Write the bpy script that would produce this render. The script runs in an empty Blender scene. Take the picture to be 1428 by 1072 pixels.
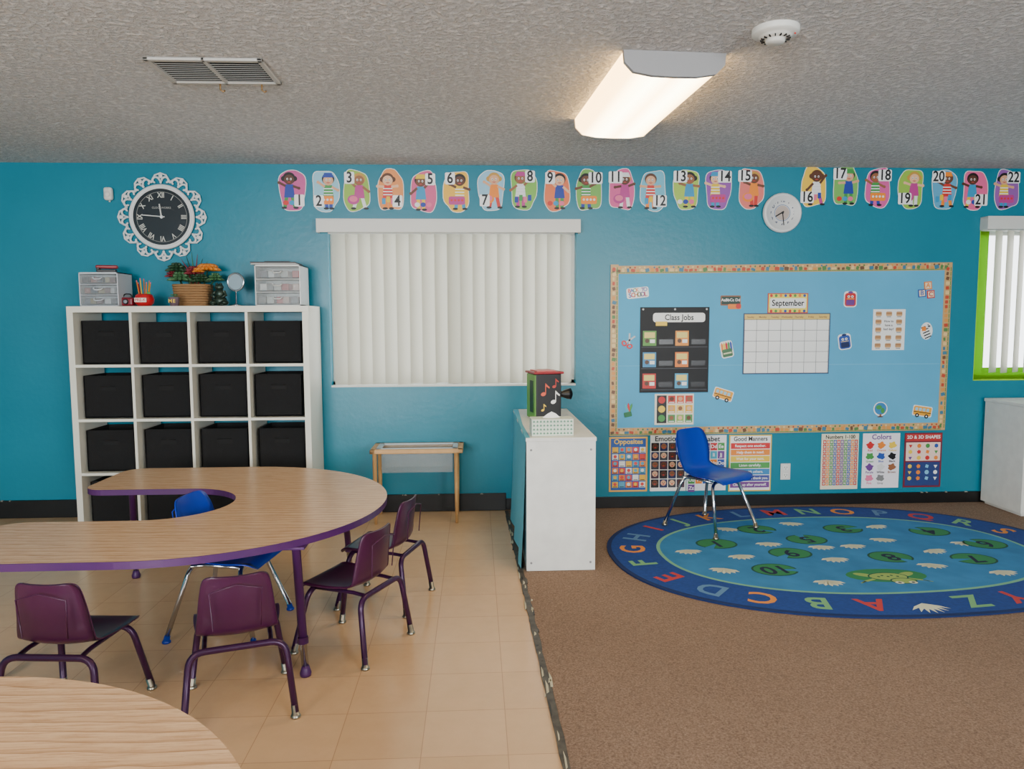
import bpy, bmesh, math, random
from mathutils import Vector, Matrix
random.seed(7)
pi=math.pi
H=2.396
COL=bpy.context.scene.collection
# ------------------------------------------------ materials
def lin(c): return tuple(((x/255)/12.92 if x/255<=.04045 else ((x/255+.055)/1.055)**2.4) for x in c)
MC={}
def mat(name,rgb,rough=.5,metal=0,spec=.5,srgb=True,bump=0,bscale=50,var=0,vscale=5,emit=0,alpha=1,trans=0):
    if name in MC: return MC[name]
    m=bpy.data.materials.new(name);m.use_nodes=True;nt=m.node_tree
    p=nt.nodes["Principled BSDF"];c=lin(rgb) if srgb else rgb
    p.inputs["Base Color"].default_value=(*c,1);p.inputs["Roughness"].default_value=rough
    p.inputs["Metallic"].default_value=metal;p.inputs["Specular IOR Level"].default_value=spec
    p.inputs["Alpha"].default_value=alpha;p.inputs["Transmission Weight"].default_value=trans
    if emit:
        p.inputs["Emission Color"].default_value=(*c,1);p.inputs["Emission Strength"].default_value=emit
    if bump or var:
        tc=nt.nodes.new("ShaderNodeTexCoord")
    if bump:
        n=nt.nodes.new("ShaderNodeTexNoise");n.inputs["Scale"].default_value=bscale;n.inputs["Detail"].default_value=3
        nt.links.new(tc.outputs["Object"],n.inputs["Vector"])
        b=nt.nodes.new("ShaderNodeBump");b.inputs["Strength"].default_value=bump;b.inputs["Distance"].default_value=.01
        nt.links.new(n.outputs["Fac"],b.inputs["Height"]);nt.links.new(b.outputs["Normal"],p.inputs["Normal"])
    if var:
        n=nt.nodes.new("ShaderNodeTexNoise");n.inputs["Scale"].default_value=vscale;n.inputs["Detail"].default_value=5
        nt.links.new(tc.outputs["Object"],n.inputs["Vector"])
        r=nt.nodes.new("ShaderNodeValToRGB");r.color_ramp.elements[0].position=.3;r.color_ramp.elements[1].position=.7
        r.color_ramp.elements[0].color=(*[x*(1-var) for x in c],1);r.color_ramp.elements[1].color=(*[min(1,x*(1+var)) for x in c],1)
        nt.links.new(n.outputs["Fac"],r.inputs["Fac"]);nt.links.new(r.outputs["Color"],p.inputs["Base Color"])
    MC[name]=m;return m
def flatc(rgb,rough=.45):
    return mat("print_%02x%02x%02x"%tuple(rgb),rgb,rough)
# ------------------------------------------------ mesh builder
TXT={}
def text_geo(body):
    if body in TXT: return TXT[body]
    cu=bpy.data.curves.new("t",'FONT');cu.body=body;cu.size=1;cu.align_x='CENTER';cu.align_y='CENTER';cu.resolution_u=3;cu.offset=.02
    ob=bpy.data.objects.new("t",cu);COL.objects.link(ob);bpy.context.view_layer.update()
    ev=ob.evaluated_get(bpy.context.evaluated_depsgraph_get());me=ev.to_mesh()
    v=[(a.co.x,a.co.y) for a in me.vertices];f=[tuple(p.vertices) for p in me.polygons]
    ev.to_mesh_clear();bpy.data.objects.remove(ob);bpy.data.curves.remove(cu)
    TXT[body]=(v,f);return TXT[body]
def ell(cx,cy,rx,ry=None,n=20,rot=0,a0=0,a1=2*pi):
    ry=rx if ry is None else ry;o=[];full=abs(a1-a0-2*pi)<1e-6
    for i in range(n):
        a=a0+(a1-a0)*i/(n if full else n-1);x=rx*math.cos(a);y=ry*math.sin(a)
        o.append((cx+x*math.cos(rot)-y*math.sin(rot),cy+x*math.sin(rot)+y*math.cos(rot)))
    return o
def rect(x0,y0,x1,y1): return [(x0,y0),(x1,y0),(x1,y1),(x0,y1)]
def rrect(x0,y0,x1,y1,r,n=5):
    o=[]
    for cx,cy,a in((x1-r,y0+r,-pi/2),(x1-r,y1-r,0),(x0+r,y1-r,pi/2),(x0+r,y0+r,pi)):
        for i in range(n+1):
            t=a+pi/2*i/n;o.append((cx+r*math.cos(t),cy+r*math.sin(t)))
    return o
def line(x0,y0,x1,y1,w):
    d=Vector((x1-x0,y1-y0));L=d.length or 1;nx,ny=-d.y/L*w/2,d.x/L*w/2
    return [(x0+nx,y0+ny),(x1+nx,y1+ny),(x1-nx,y1-ny),(x0-nx,y0-ny)]
def rotp(pts,cx,cy,a):
    c,s=math.cos(a),math.sin(a);return [(cx+(x-cx)*c-(y-cy)*s,cy+(x-cx)*s+(y-cy)*c) for x,y in pts]
AX={'xz':lambda u,v,w:(u,w,v),'xy':lambda u,v,w:(u,v,w),'yz':lambda u,v,w:(w,u,v)}
def fillet(pts,r,n=6):
    P=[Vector(p) for p in pts];o=[P[0]]
    for i in range(1,len(P)-1):
        a,b,c=P[i-1],P[i],P[i+1];d1=(a-b);d2=(c-b);rr=min(r,d1.length*.49,d2.length*.49)
        s=b+d1.normalized()*rr;e=b+d2.normalized()*rr
        for k in range(n+1):
            t=k/n;o.append(s*(1-t)**2+b*2*t*(1-t)+e*t*t)
    o.append(P[-1]);return o
def catm(P,k=5):
    o=[];n=len(P)
    for i in range(n-1):
        p0=P[max(i-1,0)];p1=P[i];p2=P[i+1];p3=P[min(i+2,n-1)]
        for j in range(k):
            t=j/k
            o.append(tuple(.5*(2*b+(c-a)*t+(2*a-5*b+4*c-d)*t*t+(-a+3*b-3*c+d)*t**3) for a,b,c,d in zip(p0,p1,p2,p3)))
    o.append(tuple(P[-1]));return o
class B:
    def __init__(s,name): s.name=name;s.v=[];s.f=[];s.m=[];s.s=[];s.mats=[];s.T=None
    def mi(s,m):
        if m not in s.mats: s.mats.append(m)
        return s.mats.index(m)
    def add(s,vs,fs,m,smooth=False):
        o=len(s.v)
        if s.T is not None: vs=[tuple(s.T@Vector(v)) for v in vs]
        s.v+= [tuple(v) for v in vs];k=s.mi(m)
        for f in fs: s.f.append(tuple(i+o for i in f));s.m.append(k);s.s.append(smooth)
    def box(s,c,d,m,bev=0,rot=None,seg=2):
        if bev:
            bm=bmesh.new();bmesh.ops.create_cube(bm,size=1)
            for v in bm.verts: v.co=Vector((v.co.x*d[0],v.co.y*d[1],v.co.z*d[2]))
            bmesh.ops.bevel(bm,geom=bm.edges[:],offset=bev,segments=seg,affect='EDGES',profile=.5)
            vs=[v.co.copy() for v in bm.verts];bm.verts.index_update();fs=[[v.index for v in f.verts] for f in bm.faces];bm.free()
        else:
            vs=[Vector((x*d[0]/2,y*d[1]/2,z*d[2]/2)) for x in(-1,1) for y in(-1,1) for z in(-1,1)]
            fs=[(0,1,3,2),(4,6,7,5),(0,4,5,1),(2,3,7,6),(0,2,6,4),(1,5,7,3)]
        if rot is not None: vs=[rot@v for v in vs]
        s.add([v+Vector(c) for v in vs],fs,m)
    def bx(s,x0,x1,y0,y1,z0,z1,m,bev=0): s.box(((x0+x1)/2,(y0+y1)/2,(z0+z1)/2),(abs(x1-x0),abs(y1-y0),abs(z1-z0)),m,bev)
    def poly(s,pts,w,m,ax='xz'): s.add([AX[ax](u,v,w) for u,v in pts],[tuple(range(len(pts)))],m)
    def slab(s,pts,w0,w1,m,ax='xz',mside=None,smooth=False):
        n=len(pts);A=AX[ax]
        s.add([A(u,v,w0) for u,v in pts],[tuple(range(n))],m);s.add([A(u,v,w1) for u,v in pts],[tuple(range(n))],m)
        s.add([A(u,v,w0) for u,v in pts]+[A(u,v,w1) for u,v in pts],[(i,(i+1)%n,n+(i+1)%n,n+i) for i in range(n)],mside or m,smooth)
    def text(s,body,u,v,size,w,m,ax='xz',rot=0,sx=1):
        vs,fs=text_geo(body);c,q=math.cos(rot),math.sin(rot)
        s.add([AX[ax](u+size*(x*sx*c-y*q),v+size*(x*sx*q+y*c),w) for x,y in vs],fs,m)
    def tube(s,pts,r,m,n=10,closed=False,caps=True):
        P=[Vector(p) for p in pts];N=len(P)
        R=r if isinstance(r,(list,tuple)) else [r]*N
        vs=[];fs=[];prev=None
        for i in range(N):
            if closed: t=P[(i+1)%N]-P[i-1]
            else: t=P[min(i+1,N-1)]-P[max(i-1,0)]
            t.normalize()
            if prev is None:
                a=Vector((0,0,1)) if abs(t.z)<.9 else Vector((1,0,0));nn=t.cross(a).normalized()
            else:
                nn=prev-t*prev.dot(t);nn.normalize()
            prev=nn;bb=t.cross(nn)
            for k in range(n):
                a=2*pi*k/n;vs.append(P[i]+(nn*math.cos(a)+bb*math.sin(a))*R[i])
        for i in range(N if closed else N-1):
            j=(i+1)%N
            for k in range(n): fs.append((i*n+k,i*n+(k+1)%n,j*n+(k+1)%n,j*n+k))
        if not closed and caps: fs+= [tuple(range(n)),tuple((N-1)*n+k for k in range(n))]
        s.add(vs,fs,m,True)
    def cyl(s,p0,p1,r0,m,r1=None,n=20): 
        r1=r0 if r1 is None else r1;s.tube([p0,p1],[r0,r1],m,n)
    def lathe(s,prof,m,c=(0,0,0),n=28,rot=None):
        vs=[];fs=[]
        for r,z in prof:
            for k in range(n):
                a=2*pi*k/n;v=Vector((r*math.cos(a),r*math.sin(a),z))
                if rot is not None: v=rot@v
                vs.append(v+Vector(c))
        for i in range(len(prof)-1):
            for k in range(n): fs.append((i*n+k,i*n+(k+1)%n,(i+1)*n+(k+1)%n,(i+1)*n+k))
        s.add(vs,fs,m,True)
    def sph(s,c,r,m,n=14,rot=None):
        r=(r,r,r) if not isinstance(r,(tuple,list)) else r;vs=[];fs=[];h=n//2+1
        for i in range(h+1):
            a=pi*i/h
            for k in range(n):
                b=2*pi*k/n;v=Vector((r[0]*math.sin(a)*math.cos(b),r[1]*math.sin(a)*math.sin(b),r[2]*math.cos(a)))
                if rot is not None: v=rot@v
                vs.append(v+Vector(c))
        for i in range(h):
            for k in range(n): fs.append((i*n+k,i*n+(k+1)%n,(i+1)*n+(k+1)%n,(i+1)*n+k))
        s.add(vs,fs,m,True)
    def shell(s,prof,m,th=.006,k=5,M=12):
        P=catm(prof,k);N=len(P);top=[];bot=[]
        for i,(y,z,w,c) in enumerate(P):
            a=P[max(i-1,0)];b=P[min(i+1,N-1)];t=Vector((b[0]-a[0],b[1]-a[1])).normalized();ny,nz=-t.y,t.x
            for j in range(M+1):
                q=-1+2*j/M;o=c*q*q
                top.append((w*q,y+ny*o,z+nz*o));bot.append((w*q*.985,y+ny*(o-th),z+nz*(o-th)))
        W=M+1;fs=[];nb=N*W
        for i in range(N-1):
            for j in range(M):
                f=(i*W+j,i*W+j+1,(i+1)*W+j+1,(i+1)*W+j);fs.append(f);fs.append(tuple(x+nb for x in reversed(f)))
        for i in range(N-1):
            for j in(0,M): fs.append((i*W+j,(i+1)*W+j,(i+1)*W+j+nb,i*W+j+nb))
        for j in range(M):
            for i in(0,N-1): fs.append((i*W+j,i*W+j+1,i*W+j+1+nb,i*W+j+nb))
        s.add(top+bot,fs,m,True)
    def done(s,loc=(0,0,0),rz=0,rot=None):
        me=bpy.data.meshes.new(s.name);me.from_pydata(s.v,[],s.f)
        for m in s.mats: me.materials.append(m)
        me.polygons.foreach_set("material_index",s.m);me.polygons.foreach_set("use_smooth",s.s);me.update()
        ob=bpy.data.objects.new(s.name,me);COL.objects.link(ob);ob.location=loc;ob.rotation_euler=rot or (0,0,rz);return ob
# ------------------------------------------------ special materials
def nodes(name):
    m=bpy.data.materials.new(name);m.use_nodes=True;return m,m.node_tree,m.node_tree.nodes["Principled BSDF"]
def N(nt,t,**k):
    n=nt.nodes.new(t)
    for a,b in k.items():
        if hasattr(n,a): setattr(n,a,b)
        else: n.inputs[a].default_value=b
    return n
def ramp(nt,src,stops):
    r=N(nt,"ShaderNodeValToRGB");e=r.color_ramp.elements
    while len(e)<len(stops): e.new(.5)
    for i,(p,c) in enumerate(stops): e[i].position=p;e[i].color=(*c,1)
    nt.links.new(src,r.inputs["Fac"]);return r.outputs["Color"]
def bump(nt,p,src,st,dist=.01):
    b=N(nt,"ShaderNodeBump");b.inputs["Strength"].default_value=st;b.inputs["Distance"].default_value=dist
    nt.links.new(src,b.inputs["Height"]);nt.links.new(b.outputs["Normal"],p.inputs["Normal"])
def noise(nt,vec,sc,det=3,rough=.5):
    n=N(nt,"ShaderNodeTexNoise");n.inputs["Scale"].default_value=sc;n.inputs["Detail"].default_value=det;n.inputs["Roughness"].default_value=rough
    nt.links.new(vec,n.inputs["Vector"]);return n.outputs["Fac"]
def tcoord(nt,sc=(1,1,1),loc=(0,0,0),rz=0):
    t=N(nt,"ShaderNodeTexCoord");mp=N(nt,"ShaderNodeMapping");mp.inputs["Scale"].default_value=sc;mp.inputs["Location"].default_value=loc;mp.inputs["Rotation"].default_value=(0,0,rz)
    nt.links.new(t.outputs["Object"],mp.inputs["Vector"]);return mp.outputs["Vector"]
# teal wall
TEAL,nt,p=nodes("teal_wall_paint");v=tcoord(nt)
nt.links.new(ramp(nt,noise(nt,v,1.2,4),[(.3,(.000,.185,.27)),(.7,(.003,.215,.31))]),p.inputs["Base Color"])
p.inputs["Roughness"].default_value=.36;bump(nt,p,noise(nt,v,30,3),.16,.006)
# popcorn ceiling
POP,nt,p=nodes("popcorn_ceiling");v=tcoord(nt)
n1=noise(nt,v,40,5,.6);r1=ramp(nt,n1,[(.42,(0,0,0)),(.62,(1,1,1))])
nt.links.new(ramp(nt,n1,[(.36,(.54,.53,.52)),(.58,(.84,.83,.82))]),p.inputs["Base Color"])
p.inputs["Roughness"].default_value=.95;bump(nt,p,r1,1.0,.013)
# tile floor
TILE,nt,p=nodes("vinyl_tile");v=tcoord(nt,loc=(-.09+.27*40,.0+.27*40,0))
bt=N(nt,"ShaderNodeTexBrick");bt.offset=0;bt.squash=1
for k_,v_ in (("Scale",1),("Mortar Size",.0013),("Brick Width",.27),("Row Height",.27),("Bias",0),("Mortar Smooth",.1)): bt.inputs[k_].default_value=v_
bt.inputs["Color1"].default_value=(.72,.455,.245,1);bt.inputs["Color2"].default_value=(.77,.495,.275,1);bt.inputs["Mortar"].default_value=(.52,.30,.155,1)
nt.links.new(v,bt.inputs["Vector"])
mx=N(nt,"ShaderNodeMix",data_type='RGBA',blend_type='MULTIPLY');mx.inputs[0].default_value=.3
nt.links.new(bt.outputs["Color"],mx.inputs[6]);nt.links.new(ramp(nt,noise(nt,v,11,8,.7),[(.3,(.78,.74,.7)),(.65,(1,1,1))]),mx.inputs[7])
nt.links.new(mx.outputs[2],p.inputs["Base Color"])
rr=ramp(nt,noise(nt,v,6,4),[(.3,(.16,)*3),(.7,(.25,)*3)]);nt.links.new(rr,p.inputs["Roughness"])
bump(nt,p,noise(nt,v,3,2),.06,.02)
# carpet
CARP,nt,p=nodes("brown_carpet");v=tcoord(nt)
c1=noise(nt,v,150,4,.7)
mx=N(nt,"ShaderNodeMix",data_type='RGBA',blend_type='MULTIPLY');mx.inputs[0].default_value=.5
nt.links.new(ramp(nt,c1,[(.3,(.16,.10,.068)),(.7,(.42,.285,.20))]),mx.inputs[6]);nt.links.new(ramp(nt,noise(nt,v,1.5,3),[(.3,(.8,.8,.8)),(.7,(1,1,1))]),mx.inputs[7])
nt.links.new(mx.outputs[2],p.inputs["Base Color"]);p.inputs["Roughness"].default_value=1;p.inputs["Specular IOR Level"].default_value=.1
bump(nt,p,c1,.6,.008)
# oak laminate
OAK,nt,p=nodes("oak_laminate");v=tcoord(nt,sc=(1.3,20,1),rz=.12)
v2=tcoord(nt,sc=(.5,2.4,1),rz=.12)
wv=N(nt,"ShaderNodeTexWave",wave_type='BANDS',bands_direction='Y',wave_profile='SAW');wv.inputs["Scale"].default_value=3.4;wv.inputs["Distortion"].default_value=9;wv.inputs["Detail"].default_value=4;wv.inputs["Detail Scale"].default_value=.6;wv.inputs["Detail Roughness"].default_value=.6
nt.links.new(v2,wv.inputs["Vector"])
mx=N(nt,"ShaderNodeMix",data_type='RGBA',blend_type='MULTIPLY');mx.inputs[0].default_value=.75
nt.links.new(ramp(nt,wv.outputs["Fac"],[(.0,(.48,.27,.13)),(.22,(.68,.42,.225)),(1,(.76,.49,.28))]),mx.inputs[6])
nt.links.new(ramp(nt,noise(nt,v,8,6,.75),[(.38,(.68,.58,.48)),(.54,(1,1,1))]),mx.inputs[7])
nt.links.new(mx.outputs[2],p.inputs["Base Color"]);p.inputs["Roughness"].default_value=.27;p.inputs["Specular IOR Level"].default_value=.4
# blinds
def blindmat(name,col,tcol,f):
    m=bpy.data.materials.new(name);m.use_nodes=True;nt=m.node_tree;p=nt.nodes["Principled BSDF"];p.inputs["Base Color"].default_value=(*col,1);p.inputs["Roughness"].default_value=.5
    tr=N(nt,"ShaderNodeBsdfTranslucent");tr.inputs["Color"].default_value=(*tcol,1);ms=N(nt,"ShaderNodeMixShader");ms.inputs[0].default_value=f
    nt.links.new(p.outputs[0],ms.inputs[1]);nt.links.new(tr.outputs[0],ms.inputs[2]);nt.links.new(ms.outputs[0],nt.nodes["Material Output"].inputs[0]);return m
BLIND=blindmat("blind_vinyl",(.44,.43,.36),(.62,.60,.50),.36)
LIME=blindmat("lime_glow_film",(.30,.62,.01),(.22,.46,.006),.7)
GLASS=bpy.data.materials.new("window_glass");GLASS.use_nodes=True;nt=GLASS.node_tree
tr=N(nt,"ShaderNodeBsdfTransparent");gl=N(nt,"ShaderNodeBsdfGlossy");gl.inputs["Roughness"].default_value=.02;ms=N(nt,"ShaderNodeMixShader");ms.inputs[0].default_value=.08
nt.links.new(tr.outputs[0],ms.inputs[1]);nt.links.new(gl.outputs[0],ms.inputs[2]);nt.links.new(ms.outputs[0],nt.nodes["Material Output"].inputs[0])
CLEAR=bpy.data.materials.new("clear_plastic");CLEAR.use_nodes=True;nt=CLEAR.node_tree
tr=N(nt,"ShaderNodeBsdfTransparent");tr.inputs[0].default_value=(.93,.95,.95,1);gl=nt.nodes["Principled BSDF"];gl.inputs["Base Color"].default_value=(.75,.78,.8,1);gl.inputs["Roughness"].default_value=.15;ms=N(nt,"ShaderNodeMixShader");ms.inputs[0].default_value=.15
nt.links.new(tr.outputs[0],ms.inputs[1]);nt.links.new(gl.outputs[0],ms.inputs[2]);nt.links.new(ms.outputs[0],nt.nodes["Material Output"].inputs[0])
# lamp lens
LENS,nt,p=nodes("lamp_lens");t=N(nt,"ShaderNodeTexCoord");sx=N(nt,"ShaderNodeSeparateXYZ");nt.links.new(t.outputs["Object"],sx.inputs[0])
ab=N(nt,"ShaderNodeMath",operation='ABSOLUTE');nt.links.new(sx.outputs[0],ab.inputs[0])
nt.links.new(ramp(nt,ab.outputs[0],[(0,(.8,.54,.26)),(.07,(1,.84,.54)),(.12,(.95,.72,.38)),(.17,(.62,.38,.14)),(.2,(.62,.37,.13))]),p.inputs["Emission Color"])
p.inputs["Emission Strength"].default_value=16;p.inputs["Base Color"].default_value=(.8,.75,.65,1);p.inputs["Roughness"].default_value=.3
WHITE=mat("white_melamine",(228,226,212),.4);WPAINT=mat("white_paint",(220,220,214),.45)
WASH=mat("whitewashed_wood",(228,228,222),.5,var=.05,vscale=14)
BLACKF=mat("black_fabric",(11,11,13),.9,bump=.3,bscale=300);BLACK=mat("black_plastic",(12,12,13),.35)
BASEB=mat("black_baseboard",(12,11,12),.4,var=.5,vscale=9)
PURP=mat("purple_plastic",(62,17,52),.32);PURPM=mat("purple_metal",(58,22,62),.3,metal=.3)
PEDGE=mat("purple_edge",(72,28,86),.4);BLUE=mat("blue_plastic",(12,50,170),.3);BLUED=mat("blue_glide",(14,50,150),.4)
CHROME=mat("chrome",(200,200,205),.18,metal=1);STEEL=mat("steel_tip",(170,165,150),.3,metal=1)
WOOD=mat("beech_wood",(205,160,105),.45,var=.12,vscale=12)
GREY=mat("grey_metal",(150,150,152),.5);DARK=mat("dark_void",(8,8,8),.9)
INK=flatc((15,15,18))
# ------------------------------------------------ room
XL,XR,YF=-4.3,5.6,-7.6
EDGE=.235
def EX(y): return .205-.018*y
b=B("floor");b.slab([(XL,YF),(EX(YF),YF),(EX(0),0),(XL,0)],-.1,0,TILE,'xy');b.done()
b=B("floor_carpet");b.slab([(EX(YF),YF),(XR,YF),(XR,0),(EX(0),0)],-.1,.004,CARP,'xy');b.done()
b=B("ceiling");b.bx(XL-.15,XR+.15,YF-.15,.15,H,H+.1,POP);b.done()
w1=(-1.0,.70,.885,1.975);w2=(3.585,5.1,.895,1.975)
b=B("wall_back")
b.bx(XL,w1[0],0,.14,-.1,H,TEAL);b.bx(w1[0],w1[1],0,.14,-.1,w1[2],TEAL);b.bx(w1[0],w1[1],0,.14,w1[3],H,TEAL)
b.bx(w1[1],w2[0],0,.14,-.1,H,TEAL);b.bx(w2[0],w2[1],0,.14,-.1,w2[2],TEAL);b.bx(w2[0],w2[1],0,.14,w2[3],H,TEAL);b.bx(w2[1],XR,0,.14,-.1,H,TEAL);b.done()
b=B("wall_left");b.bx(XL-.15,XL,YF,.14,-.1,H,TEAL);b.done()
b=B("wall_right");b.bx(XR,XR+.15,YF,.14,-.1,H,TEAL);b.done()
b=B("wall_front");wa=(-2.8,-.6);wb=(1.6,3.8);z0,z1=.85,2.1
for x0,x1 in((XL,wa[0]),(wa[1],wb[0]),(wb[1],XR)): b.bx(x0,x1,YF-.15,YF,-.1,H,TEAL)
for x0,x1 in(wa,wb): b.bx(x0,x1,YF-.15,YF,-.1,z0,TEAL);b.bx(x0,x1,YF-.15,YF,z1,H,TEAL)
b.done()
def win(name,x0,x1,z0,z1,y,film=None):
    b=B(name);f=.035
    for a in((x0,x1,z0,z0+f),(x0,x1,z1-f,z1),(x0,x0+f,z0,z1),(x1-f,x1,z0,z1),((x0+x1)/2-f/2,(x0+x1)/2+f/2,z0,z1)):
        b.bx(a[0],a[1],y-.025,y+.03,a[2],a[3],WPAINT)
    b.bx(x0+f,x1-f,y-.002,y+.002,z0+f,z1-f,GLASS)
    if film:
        b.bx(x0+.001,x0+.12,y-.032,y-.027,z0+.001,z1-.001,film);b.bx(x0+.12,x1-.001,y-.032,y-.027,z0+.001,z0+.09,film)  # translucent sheets added to give the left edge and bottom a green glow
    b.done()
win("window_1",w1[0],w1[1],w1[2],w1[3],.105)
win("window_2",w2[0],w2[1],w2[2],w2[3],.105,LIME)
win("window_3",wa[0],wa[1],z0,z1,YF-.08);win("window_4",wb[0],wb[1],z0,z1,YF-.08)
def blinds(x0,x1,zb,zt,vx0,vx1,n,ang,mt,y=.03):
    b=B("vertical_blinds");P=(x1-x0)/n
    for i in range(n):
        c=x0+P*(i+.5);a=ang+random.uniform(-.08,.08);w=P*1.26;zz=zb+random.uniform(-.006,.006)
        pts=[]
        for k in range(9):
            u=-w/2+w*k/8;q=.007*(1-(2*k/8-1)**2);pts.append((c+u*math.cos(a)-q*math.sin(a),y+u*math.sin(a)-q*math.cos(a)))
        b.add([(px,py,zz) for px,py in pts]+[(px,py,zt) for px,py in pts],[(k,k+1,10+k,9+k) for k in range(8)],mt,True)
    b.bx(vx0+.03,vx1-.03,y-.02,y+.02,zt,zt+.03,WPAINT)
    b.bx(vx0,vx1,-.085,-.078,zt+.0,zt+.09,WPAINT,.002);b.bx(vx0,vx0+.008,-.08,-.002,zt,zt+.09,WPAINT);b.bx(vx1-.008,vx1,-.08,-.002,zt,zt+.09,WPAINT);b.bx(vx0,vx1,-.08,-.002,zt+.082,zt+.09,WPAINT)
    b.done()
blinds(w1[0]+.03,w1[1]-.025,.905,1.935,-1.06,.72,19,.56,BLIND)
blinds(w2[0]+.12,w2[1]-.02,.95,1.965,3.58,5.12,16,.55,BLIND)
# sills / lime painted reveal
b=B("trim_1");b.bx(w1[0],w1[1],.0,.07,w1[2],w1[2]+.012,WPAINT);b.done()
b=B("trim_4");LP_=mat("lime_paint",(160,225,20),.5);b.bx(w2[0]+.0005,w2[0]+.005,.0,.07,w2[2]+.001,w2[3]-.001,LP_);b.bx(w2[0]+.005,w2[1]-.001,0,.07,w2[2]+.0005,w2[2]+.006,LP_);b.done()
b=B("baseboard_back");b.bx(XL,EDGE-.03,-.014,-.001,.001,.125,BASEB,.003);b.bx(EDGE-.03,XR,-.014,-.001,.005,.085,BASEB,.003);b.done()
b=B("baseboard_left");b.bx(XL+.001,XL+.014,YF,-.02,.001,.12,BASEB);b.done()
b=B("baseboard_right");b.bx(XR-.014,XR-.001,YF,-.02,.005,.12,BASEB);b.done()
b=B("trim_2");CH=mat("chipped_plaster",(150,145,132),.9)
for i in range(14):
    x=[random.uniform(-3.4,-2.6),random.uniform(-.95,.15),random.uniform(3.2,3.6)][i%3];z=.124 if x<.2 else .085;w=random.uniform(.008,.025)
    b.slab([(x,z-.004),(x+w,z-.005),(x+w*.8,z+random.uniform(.001,.004)),(x+w*.3,z+.002)],-.017,-.002,CH)
b.done()
# floor transition strip
b=B("trim_3");TR=mat("worn_metal_strip",(72,66,58),.5,var=.6,vscale=25);GL=mat("old_adhesive",(196,188,158),.9,var=.2,vscale=20)
y=-.05;L=[];Rr=[]
while y>YF+.1:
    L.append((EX(y)-.010+random.uniform(-.004,.002),y));Rr.append((EX(y)+.014+random.uniform(-.003,.004),y));y-=random.uniform(.02,.10)
b.slab(L+Rr[::-1],.003,.0075,TR,'xy')
for i in range(60):
    y=-.4-4.3*random.random()**.8;x=EX(y)+random.uniform(-.022,.022);w=random.uniform(.004,.011);l=random.uniform(.02,.12)
    b.slab([(x,y),(x+w,y+.01),(x+w*1.2,y+l*.6),(x+w*.4,y+l)],.004,.0085,random.choice([GL,TR,BASEB,GL]),'xy')
b.done()
# ------------------------------------------------ ceiling items
def ceiling_light(loc,deg):
    b=B("ceiling_light");L2=.49
    prof=[(-.205,0),(-.20,-.045),(-.165,-.08),(-.09,-.092),(0,-.094),(.09,-.092),(.165,-.08),(.20,-.045),(.205,0)]
    vs=[(x,-L2,z) for x,z in prof]+[(x,L2,z) for x,z in prof];n=len(prof)
    b.add(vs,[(i,i+1,n+i+1,n+i) for i in range(n-1)],LENS,True)
    for s in(-1,1):
        b.slab([(x*1.02,z*1.03) for x,z in prof],s*L2,s*(L2+.022),GREY)
    b.bx(-.2,.2,-L2,L2,-.012,-.001,GREY)
    b.done(loc,math.radians(deg))
ceiling_light((.765,-1.66,H-.001),3.5);ceiling_light((-2.0,-5.0,H-.001),0);ceiling_light((2.4,-5.7,H-.001),0)  # first is the visible fixture; other two are unseen, added to brighten the room
b=B("smoke_detector")
b.lathe([(0,-.052),(.03,-.052),(.034,-.047),(.036,-.036),(.05,-.036),(.056,-.03),(.062,-.024),(.08,-.022),(.084,-.016),(.084,0)],WPAINT)
for i in range(16):
    a=2*pi*i/16;b.box((.047*math.cos(a),.047*math.sin(a),-.037),(.012,.004,.006),DARK,rot=Matrix.Rotation(a,3,'Z'))
b.sph((.06,-.03,-.026),.003,mat("red_led",(200,20,10)))
b.done((1.10,-2.41,H-.001))
b=B("ceiling_vent");w,d=.235,.155
VW=mat("vent_enamel",(185,183,178),.5)
for a in((-w,w,-d,-d+.022),(-w,w,d-.022,d),(-w,-w+.022,-d,d),(w-.022,w,-d,d),(-.008,.008,-d,d)): b.bx(a[0],a[1],a[2],a[3],-.012,0,VW,.003)
b.bx(-w+.01,w-.01,-d+.01,d-.01,-.002,-.001,DARK)
for i in range(11):
    yy=-d+.034+i*(2*d-.068)/10
    b.box((-(w/2-.008),yy,-.008),(w-.035,.0135,.0012),VW,rot=Matrix.Rotation(.22,3,'X'))
    b.box(((w/2-.008),yy,-.008),(w-.035,.007,.0012),VW,rot=Matrix.Rotation(.25,3,'X'))
BR=mat("brass",(140,110,70),.4,metal=.8)
for x in(-.03,.15): b.tube([(x,d-.01,-.01),(x,d-.01,-.035),(x+.012,d-.01,-.045),(x+.02,d-.01,-.038)],.004,BR,6)
b.done((-1.085,-1.88,H-.001))
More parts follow.
